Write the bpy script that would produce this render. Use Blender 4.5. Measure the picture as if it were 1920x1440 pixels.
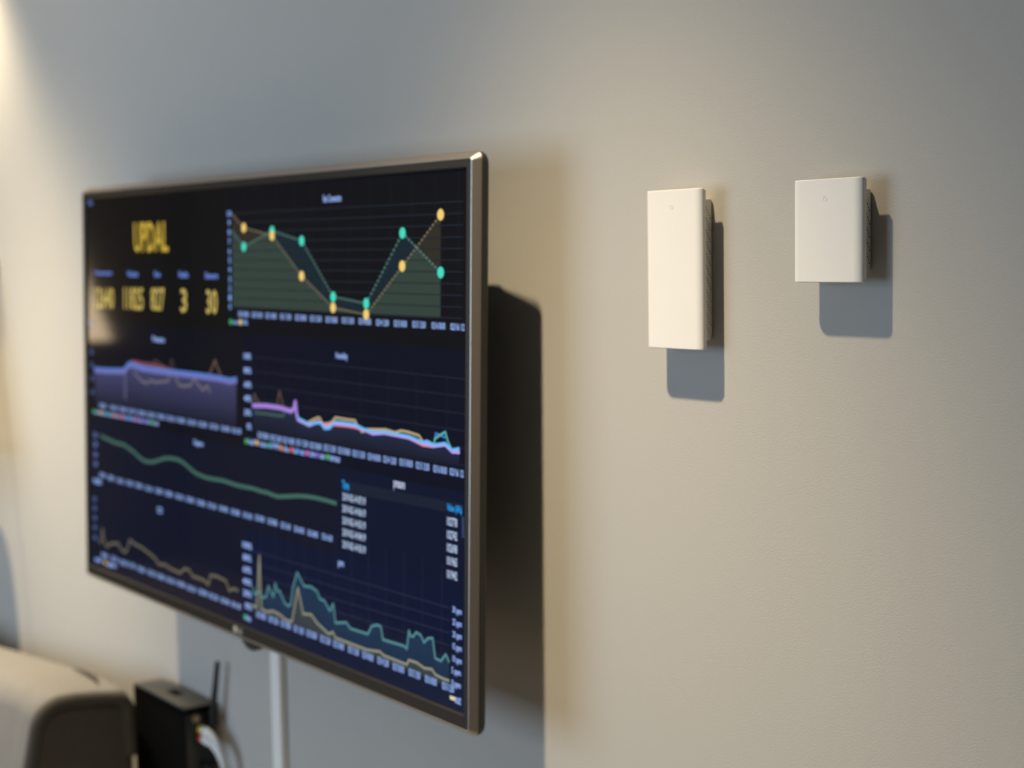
import bpy, bmesh, math, random
from math import sin, cos, pi, radians
from mathutils import Vector, Matrix

for o in list(bpy.data.objects):
    bpy.data.objects.remove(o)
S = bpy.context.scene
COL = S.collection
# scene settings
WORLD_S = 0.1
YFRONT = -2.8
WIN_LOC = (-2.7, YFRONT - .02, 1.38)
WIN_W = 2.2
WIN_H = 1.4
WIN_P = 46
LAMPC = (1.0, 0.79, 0.49)
PB = 211
THB = 29.2
WDB = 0.013
PA = 275
THA = 27
WDA = 0.02
PC = 92
THC = 41
LAX = -2.66
WALLC = (0.44, 0.435, 0.42)
WBUMP = 0.18
SHADE_E = 3.6
SHADOW_CONE = (-2.97, -.20, 1.09)
SC_R = .148
FLX = -6.754
FLY = -1.584
FLZ = 1.201
SCREENC = (0.0013, 0.0032, 0.0110)
ZO = 1.45                      # camera height; the wall is the plane y = 0, the room lies at y < 0

# ------------------------------------------------------------------ camera
cam_d = bpy.data.cameras.new('camera')
cam = bpy.data.objects.new('camera', cam_d)
COL.objects.link(cam)
yaw, pitch, roll = 0.92394, -0.081553, -0.016424
fw = Vector((-sin(yaw) * cos(pitch), cos(yaw) * cos(pitch), sin(pitch)))
rt = Vector((cos(yaw), sin(yaw), 0))
up = rt.cross(fw)
r2 = rt * cos(roll) + up * sin(roll)
u2 = -rt * sin(roll) + up * cos(roll)
M = Matrix((r2, u2, -fw)).transposed().to_4x4()
M.translation = Vector((0, -1.0, ZO))
cam.matrix_world = M
cam_d.sensor_width = 36
cam_d.lens = 2903.37 / 1920 * 36
cam_d.clip_start = 0.01
cam_d.dof.use_dof = True
cam_d.dof.focus_distance = 1.285
cam_d.dof.aperture_fstop = 4.4
S.camera = cam

# ------------------------------------------------------------------ world, lights, exposure
w = bpy.data.worlds.new('world')
S.world = w
w.use_nodes = True
w.node_tree.nodes['Background'].inputs[0].default_value = (0.62, 0.78, 1.0, 1)
w.node_tree.nodes['Background'].inputs[1].default_value = WORLD_S

def area(name, loc, rot, sx, sy, power, col):
    l = bpy.data.lights.new(name, 'AREA')
    l.shape = 'RECTANGLE'; l.size = sx; l.size_y = sy; l.energy = power; l.color = col
    o = bpy.data.objects.new(name, l); COL.objects.link(o)
    o.location = loc; o.rotation_euler = rot
    return o

# daylight coming in through the window opposite the television wall
area('window_daylight', WIN_LOC, (radians(90), 0, 0), WIN_W, WIN_H, WIN_P, (0.64, 0.81, 1.0))

def downlight(name, loc, power, th0, wide, rad=0.018, ex=4.0):
    """reflector lamp pointing straight down: a soft-edged narrow beam plus a faint wide spill, as a photometric profile"""
    l = bpy.data.lights.new(name, 'SPOT')
    l.energy = power; l.color = LAMPC; l.spot_size = radians(165); l.spot_blend = 0.3
    l.shadow_soft_size = rad
    l.use_nodes = True
    nt = l.node_tree; em = nt.nodes['Emission']
    ge = nt.nodes.new('ShaderNodeNewGeometry'); sp = nt.nodes.new('ShaderNodeSeparateXYZ')
    nt.links.new(ge.outputs['Incoming'], sp.inputs[0])
    prev = sp.outputs['Z']
    def op(kind, a, b=None):
        m = nt.nodes.new('ShaderNodeMath'); m.operation = kind
        nt.links.new(a, m.inputs[0])
        if b is not None: m.inputs[1].default_value = b
        return m.outputs[0]
    th = op('ARCCOSINE', op('ABSOLUTE', prev))
    q = op('MULTIPLY', op('POWER', op('DIVIDE', th, radians(th0)), ex), -1.0)
    st = op('ADD', op('EXPONENT', q), wide)
    nt.links.new(st, em.inputs['Strength'])
    o = bpy.data.objects.new(name, l); COL.objects.link(o); o.location = loc
    return o

LAMPS = [(-1.144, -0.522, 0.953 + ZO), (LAX, -0.522, 0.953 + ZO)]
downlight('downlight_beam_right', LAMPS[0], PB, THB, WDB)
downlight('downlight_beam_left', LAMPS[1], PA, THA, WDA)
SPOTC = (-3.12, -.12, .81 + ZO)
downlight('wall_spot_beam', SPOTC, PC, THC, 0.0, rad=0.02, ex=8.0)

S.view_settings.view_transform = 'Standard'
S.view_settings.look = 'None'
S.view_settings.exposure = 0
S.view_settings.gamma = 1
S.view_settings.use_curve_mapping = False

# ------------------------------------------------------------------ materials
def mat(name, col, rough=0.6, metal=0.0, spec=0.5, emis=None, es=0.0, bump=None, noise=None, coat=0.0):
    m = bpy.data.materials.new(name); m.use_nodes = True
    nt = m.node_tree; b = nt.nodes['Principled BSDF']
    b.inputs['Base Color'].default_value = (*col, 1)
    b.inputs['Roughness'].default_value = rough
    b.inputs['Metallic'].default_value = metal
    b.inputs['Specular IOR Level'].default_value = spec
    b.inputs['Coat Weight'].default_value = coat
    if emis:
        b.inputs['Emission Color'].default_value = (*emis, 1)
        b.inputs['Emission Strength'].default_value = es
    tc = None
    if bump or noise:
        tc = nt.nodes.new('ShaderNodeTexCoord')
    if noise:
        sc, amt = noise
        n = nt.nodes.new('ShaderNodeTexNoise'); n.inputs['Scale'].default_value = sc; n.inputs['Detail'].default_value = 4
        nt.links.new(tc.outputs['Object'], n.inputs['Vector'])
        r = nt.nodes.new('ShaderNodeMix'); r.data_type = 'RGBA'
        r.inputs['A'].default_value = (*[c * (1 - amt) for c in col], 1)
        r.inputs['B'].default_value = (*[min(1, c * (1 + amt)) for c in col], 1)
        nt.links.new(n.outputs['Fac'], r.inputs['Factor'])
        nt.links.new(r.outputs['Result'], b.inputs['Base Color'])
    if bump:
        sc, st, dist = bump
        n = nt.nodes.new('ShaderNodeTexNoise'); n.inputs['Scale'].default_value = sc; n.inputs['Detail'].default_value = 3
        nt.links.new(tc.outputs['Object'], n.inputs['Vector'])
        bp = nt.nodes.new('ShaderNodeBump'); bp.inputs['Strength'].default_value = st; bp.inputs['Distance'].default_value = dist
        nt.links.new(n.outputs['Fac'], bp.inputs['Height'])
        nt.links.new(bp.outputs['Normal'], b.inputs['Normal'])
    return m

def wall_material():
    m = mat('wall_paint', WALLC, 0.75, spec=0.25)
    nt = m.node_tree; b = nt.nodes['Principled BSDF']
    tc = nt.nodes.new('ShaderNodeTexCoord')
    n1 = nt.nodes.new('ShaderNodeTexNoise'); n1.inputs['Scale'].default_value = 520; n1.inputs['Detail'].default_value = 2.5
    mp = nt.nodes.new('ShaderNodeMapping'); mp.inputs['Scale'].default_value = (0.7, 1, 1.25)
    nt.links.new(tc.outputs['Object'], mp.inputs['Vector'])
    nt.links.new(mp.outputs['Vector'], n1.inputs['Vector'])
    rp = nt.nodes.new('ShaderNodeMapRange'); rp.inputs['From Min'].default_value = 0.42; rp.inputs['From Max'].default_value = 0.72
    nt.links.new(n1.outputs['Fac'], rp.inputs['Value'])
    n2 = nt.nodes.new('ShaderNodeTexNoise'); n2.inputs['Scale'].default_value = 22; n2.inputs['Detail'].default_value = 2
    nt.links.new(mp.outputs['Vector'], n2.inputs['Vector'])
    mul = nt.nodes.new('ShaderNodeMath'); mul.operation = 'MULTIPLY'
    nt.links.new(rp.outputs['Result'], mul.inputs[0]); nt.links.new(n2.outputs['Fac'], mul.inputs[1])
    bp = nt.nodes.new('ShaderNodeBump'); bp.inputs['Strength'].default_value = WBUMP; bp.inputs['Distance'].default_value = 0.0006
    nt.links.new(mul.outputs[0], bp.inputs['Height'])
    nt.links.new(bp.outputs['Normal'], b.inputs['Normal'])
    return m

M_WALL = wall_material()
M_WALL2 = mat('side_wall_paint', (0.42, 0.41, 0.38), 0.8, spec=0.2, bump=(180, 0.2, 0.001))
M_FRONTWALL = mat('front_wall_paint', (0.16, 0.16, 0.16), 0.85, spec=0.1, bump=(150, 0.2, 0.001))
M_DARKWALL = mat('dark_side_wall_paint', (0.15, 0.13, 0.10), 0.8, spec=0.2, bump=(150, 0.2, 0.001))
M_CEIL = mat('ceiling_paint', (0.55, 0.55, 0.54), 0.9, spec=0.2, bump=(160, 0.2, 0.001))
M_FLOOR = mat('floor_wood', (0.36, 0.33, 0.30), 0.5, noise=(14, 0.3))
M_WHITE = mat('white_plastic', (0.73, 0.73, 0.73), 0.55, spec=0.22, bump=(900, 0.05, 0.0002))
M_WHITE2 = mat('white_plastic_vented', (0.70, 0.66, 0.60), 0.5, spec=0.35)
M_SLOT = mat('slot_shadow_grey', (0.20, 0.17, 0.14), 0.8, spec=0.2)
M_BRONZE = mat('brushed_bronze_metal', (0.31, 0.277, 0.25), 0.40, metal=0.85, bump=(420, 0.06, 0.0003))
M_BRONZE_D = mat('dark_bronze_plastic', (0.018, 0.016, 0.014), 0.40, spec=0.25)  # flat rim in darker colour for its dimmer reflection; same metal as chamfer
M_RIDGE = mat('polished_edge_metal', (0.48, 0.46, 0.44), 0.38, metal=0.9)
M_BLACK = mat('black_plastic', (0.018, 0.018, 0.017), 0.45, spec=0.4, bump=(700, 0.05, 0.0003))
M_BLACK_M = mat('matt_black_metal', (0.003, 0.003, 0.003), 0.7, spec=0.03)
M_LID = mat('dark_grey_lid_metal', (0.040, 0.039, 0.038), 0.5, spec=0.5)
M_RUBBER = mat('black_rubber', (0.012, 0.012, 0.012), 0.55, spec=0.4)
M_GOLD = mat('brass_connector', (0.40, 0.30, 0.14), 0.35, metal=0.9)
M_YEL = mat('yellow_plug_plastic', (0.75, 0.60, 0.03), 0.4)
M_RED = mat('orange_red_plug_plastic', (0.65, 0.10, 0.04), 0.4)
M_CABLE = mat('white_cable_plastic', (0.75, 0.75, 0.74), 0.4)
M_DUCT = mat('white_duct_plastic', (0.82, 0.83, 0.82), 0.45)
M_LOGO = mat('silver_print', (0.75, 0.74, 0.72), 0.35, metal=0.3)
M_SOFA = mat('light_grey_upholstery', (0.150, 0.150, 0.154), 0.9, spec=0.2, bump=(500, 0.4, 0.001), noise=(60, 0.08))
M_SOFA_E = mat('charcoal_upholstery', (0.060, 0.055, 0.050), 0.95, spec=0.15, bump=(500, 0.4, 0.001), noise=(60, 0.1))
M_WOODLEG = mat('dark_wood', (0.10, 0.06, 0.035), 0.5, noise=(20, 0.3))
M_TABLE = mat('white_lacquer', (0.7, 0.7, 0.68), 0.4)
M_SHADE = mat('lit_lamp_shade_fabric', (0.7, 0.6, 0.45), 0.8, emis=(1.0, 0.74, 0.46), es=SHADE_E)
M_SHADE2 = mat('linen_lamp_shade', (0.6, 0.57, 0.5), 0.85, noise=(40, 0.1))
M_BRASS = mat('aged_brass', (0.35, 0.26, 0.13), 0.35, metal=0.9)
M_FRAME = mat('white_window_frame', (0.75, 0.75, 0.74), 0.5)
M_LENS = mat('lamp_lens', (0.9, 0.85, 0.75), 0.4, emis=(1.0, 0.8, 0.5), es=6.0)

def glass_mat():
    m = bpy.data.materials.new('window_glass'); m.use_nodes = True
    nt = m.node_tree; b = nt.nodes['Principled BSDF']
    b.inputs['Transmission Weight'].default_value = 1; b.inputs['Roughness'].default_value = 0.0
    b.inputs['IOR'].default_value = 1.01
    return m
M_GLASS = glass_mat()

def screen_glass():
    m = mat('display_glass', (0.004, 0.004, 0.004), 0.05, spec=0.5, emis=SCREENC, es=1.0)
    return m
M_SCREEN = screen_glass()

def pixel_mat():
    m = bpy.data.materials.new('lit_display_pixels'); m.use_nodes = True
    nt = m.node_tree; b = nt.nodes['Principled BSDF']
    b.inputs['Base Color'].default_value = (0.004, 0.004, 0.004, 1); b.inputs['Roughness'].default_value = 0.05
    a = nt.nodes.new('ShaderNodeAttribute'); a.attribute_name = 'pixel_colour'
    nt.links.new(a.outputs['Color'], b.inputs['Emission Color'])
    b.inputs['Emission Strength'].default_value = 1.0
    return m
M_PIX = pixel_mat()

# ------------------------------------------------------------------ mesh helpers
class MB:
    """collects verts and faces for one mesh object"""
    def __init__(s): s.v = []; s.f = []; s.mi = []; s.sm = []
    def add(s, vs, fs, mi=0, smooth=False):
        n = len(s.v); s.v += [tuple(x) for x in vs]
        for f in fs: s.f.append([i + n for i in f]); s.mi.append(mi); s.sm.append(smooth)
    def box(s, a, b, mi=0):
        x0, y0, z0 = a; x1, y1, z1 = b
        s.add([(x0,y0,z0),(x1,y0,z0),(x1,y1,z0),(x0,y1,z0),(x0,y0,z1),(x1,y0,z1),(x1,y1,z1),(x0,y1,z1)],
              [(0,3,2,1),(4,5,6,7),(0,1,5,4),(1,2,6,5),(2,3,7,6),(3,0,4,7)], mi)
    def loops(s, rings, mi=0, cap0=True, cap1=True, closed=True, smooth=True):
        """rings: equal-length vertex loops joined in order"""
        n = len(rings[0]); vs = [v for r in rings for v in r]; fs = []
        for k in range(len(rings) - 1):
            for i in range(n if closed else n - 1):
                j = (i + 1) % n
                fs.append((k*n+i, k*n+j, (k+1)*n+j, (k+1)*n+i))
        s.add(vs, fs, mi, smooth)
        if cap0: s.add(rings[0], [tuple(range(n))[::-1]], mi)
        if cap1: s.add(rings[-1], [tuple(range(n))], mi)
    def cyl(s, p, q, r0, r1=None, n=20, mi=0, smooth=True):
        p = Vector(p); q = Vector(q); r1 = r0 if r1 is None else r1
        d = (q - p).normalized(); a = d.orthogonal().normalized(); b = d.cross(a)
        R = [[p + (a*cos(t)+b*sin(t))*r0 for t in [2*pi*i/n for i in range(n)]],
             [q + (a*cos(t)+b*sin(t))*r1 for t in [2*pi*i/n for i in range(n)]]]
        s.loops(R, mi, smooth=smooth)
    def tube(s, pts, rad, n=14, mi=0):
        pts = [Vector(p) for p in pts]; R = []
        a = None
        for i, p in enumerate(pts):
            d = (pts[min(i+1, len(pts)-1)] - pts[max(i-1, 0)]).normalized()
            a = d.orthogonal().normalized() if a is None else (a - d*a.dot(d)).normalized()
            b = d.cross(a); r = rad[i] if isinstance(rad, (list, tuple)) else rad
            R.append([p + (a*cos(t)+b*sin(t))*r for t in [2*pi*k/n for k in range(n)]])
        s.loops(R, mi)
    def build(s, name, mats, parent=None, bevel=0.0, seg=2, loc=None):
        me = bpy.data.meshes.new(name); me.from_pydata(s.v, [], s.f)
        for m in (mats if isinstance(mats, (list, tuple)) else [mats]): me.materials.append(m)
        me.polygons.foreach_set('material_index', s.mi); me.polygons.foreach_set('use_smooth', s.sm)
        bm = bmesh.new(); bm.from_mesh(me); bmesh.ops.remove_doubles(bm, verts=bm.verts, dist=1e-6)
        bmesh.ops.recalc_face_normals(bm, faces=bm.faces)
        if bevel:
            es = [e for e in bm.edges if len(e.link_faces) == 2 and e.calc_face_angle(0) > 0.6]
            bmesh.ops.bevel(bm, geom=es, offset=bevel, segments=seg, profile=0.5, affect='EDGES')
            for f in bm.faces: f.smooth = True
            for e in bm.edges:
                if len(e.link_faces) == 2 and e.calc_face_angle(0) > 0.6: e.smooth = False
        else:
            for e in bm.edges:
                if len(e.link_faces) == 2 and e.calc_face_angle(0) > 0.6: e.smooth = False
        bm.to_mesh(me); bm.free()
        o = bpy.data.objects.new(name, me); COL.objects.link(o)
        if loc is not None: o.location = loc
        if parent: o.parent = parent
        return o

def thing(name, label, cat, loc=(0, 0, 0), group=None):
    o = bpy.data.objects.new(name, None); COL.objects.link(o)
    o.location = loc; o['label'] = label; o['category'] = cat; o.empty_display_size = 0.05
    if group: o['group'] = group
    return o
def tag(o, label, cat, group=None):
    o['label'] = label; o['category'] = cat
    if group: o['group'] = group
    return o
def struct(o):
    o['kind'] = 'structure'; return o
def bez(p0, p1, p2, p3, n):
    p0, p1, p2, p3 = map(Vector, (p0, p1, p2, p3))
    return [p0*(1-t)**3 + p1*3*t*(1-t)**2 + p2*3*t*t*(1-t) + p3*t**3 for t in [i/n for i in range(n+1)]]

# ------------------------------------------------------------------ the room
X0, X1, Y0, H = -7.6, 2.6, YFRONT, 2.44
b = MB(); b.box((X0, 0, 0), (X1, 0.12, H)); o = struct(b.build('wall_back', M_WALL)); o['label'] = 'matt grey painted wall with fine roller texture'
b = MB(); b.box((X0, Y0, -0.1), (X1, 0.12, 0)); struct(b.build('floor', M_FLOOR))
b = MB(); b.box((X0, Y0, H), (X1, 0.12, H + 0.1)); struct(b.build('ceiling', M_CEIL))
b = MB(); b.box((X0 - 0.12, Y0, 0), (X0, 0.12, H)); struct(b.build('wall_left', M_DARKWALL))
b = MB(); b.box((X1, Y0, 0), (X1 + 0.12, 0.12, H)); struct(b.build('wall_right', M_WALL2))
wx, wz = WIN_LOC[0], WIN_LOC[2]
wa, wb, wc, wd = wx - WIN_W/2 - .05, wx + WIN_W/2 + .05, wz - WIN_H/2 - .05, wz + WIN_H/2 + .05
b = MB()
b.box((X0, Y0 - 0.2, 0), (wa, Y0, H)); b.box((wb, Y0 - 0.2, 0), (X1, Y0, H))
b.box((wa, Y0 - 0.2, 0), (wb, Y0, wc)); b.box((wa, Y0 - 0.2, wd), (wb, Y0, H))
struct(b.build('wall_front', M_FRONTWALL))
b = MB()
for x in (wa, (wa + wb)/2 - .025, wb - .05): b.box((x, Y0 - .16, wc), (x + .05, Y0 - .10, wd))
for z in (wc, wd - .05): b.box((wa, Y0 - .16, z), (wb, Y0 - .10, z + .05))
win = struct(b.build('window_1', M_FRAME))
b = MB(); b.box((wa + .02, Y0 - .135, wc + .02), (wb - .02, Y0 - .130, wd - .02)); b.build('pane', M_GLASS, win)
b = MB(); b.box((X0, -0.014, 0), (X1, 0.0, 0.09)); struct(b.build('baseboard_back', M_FRAME, bevel=.003))

# ceiling downlights that throw the two warm pools on the wall
for i, (lx, ly, lz) in enumerate(LAMPS):
    t = thing('ceiling_downlight', ['warm recessed downlight above the two white wall boxes', 'warm recessed downlight above the sofa end of the wall'][i], 'lamp', (lx, ly, H), 'recessed ceiling downlights')
    b = MB(); n = 32
    R = [[(r*cos(2*pi*k/n), r*sin(2*pi*k/n), z) for k in range(n)] for r, z in ((.046, 0), (.046, -.006), (.034, -.006), (.030, -.001))]
    b.loops(R, cap0=False, cap1=False); b.build('trim_ring', M_FRAME, t)
    b = MB(); b.cyl((0, 0, -.0008), (0, 0, -.002), .030, n=32); b.build('lens', M_LENS, t)

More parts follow.
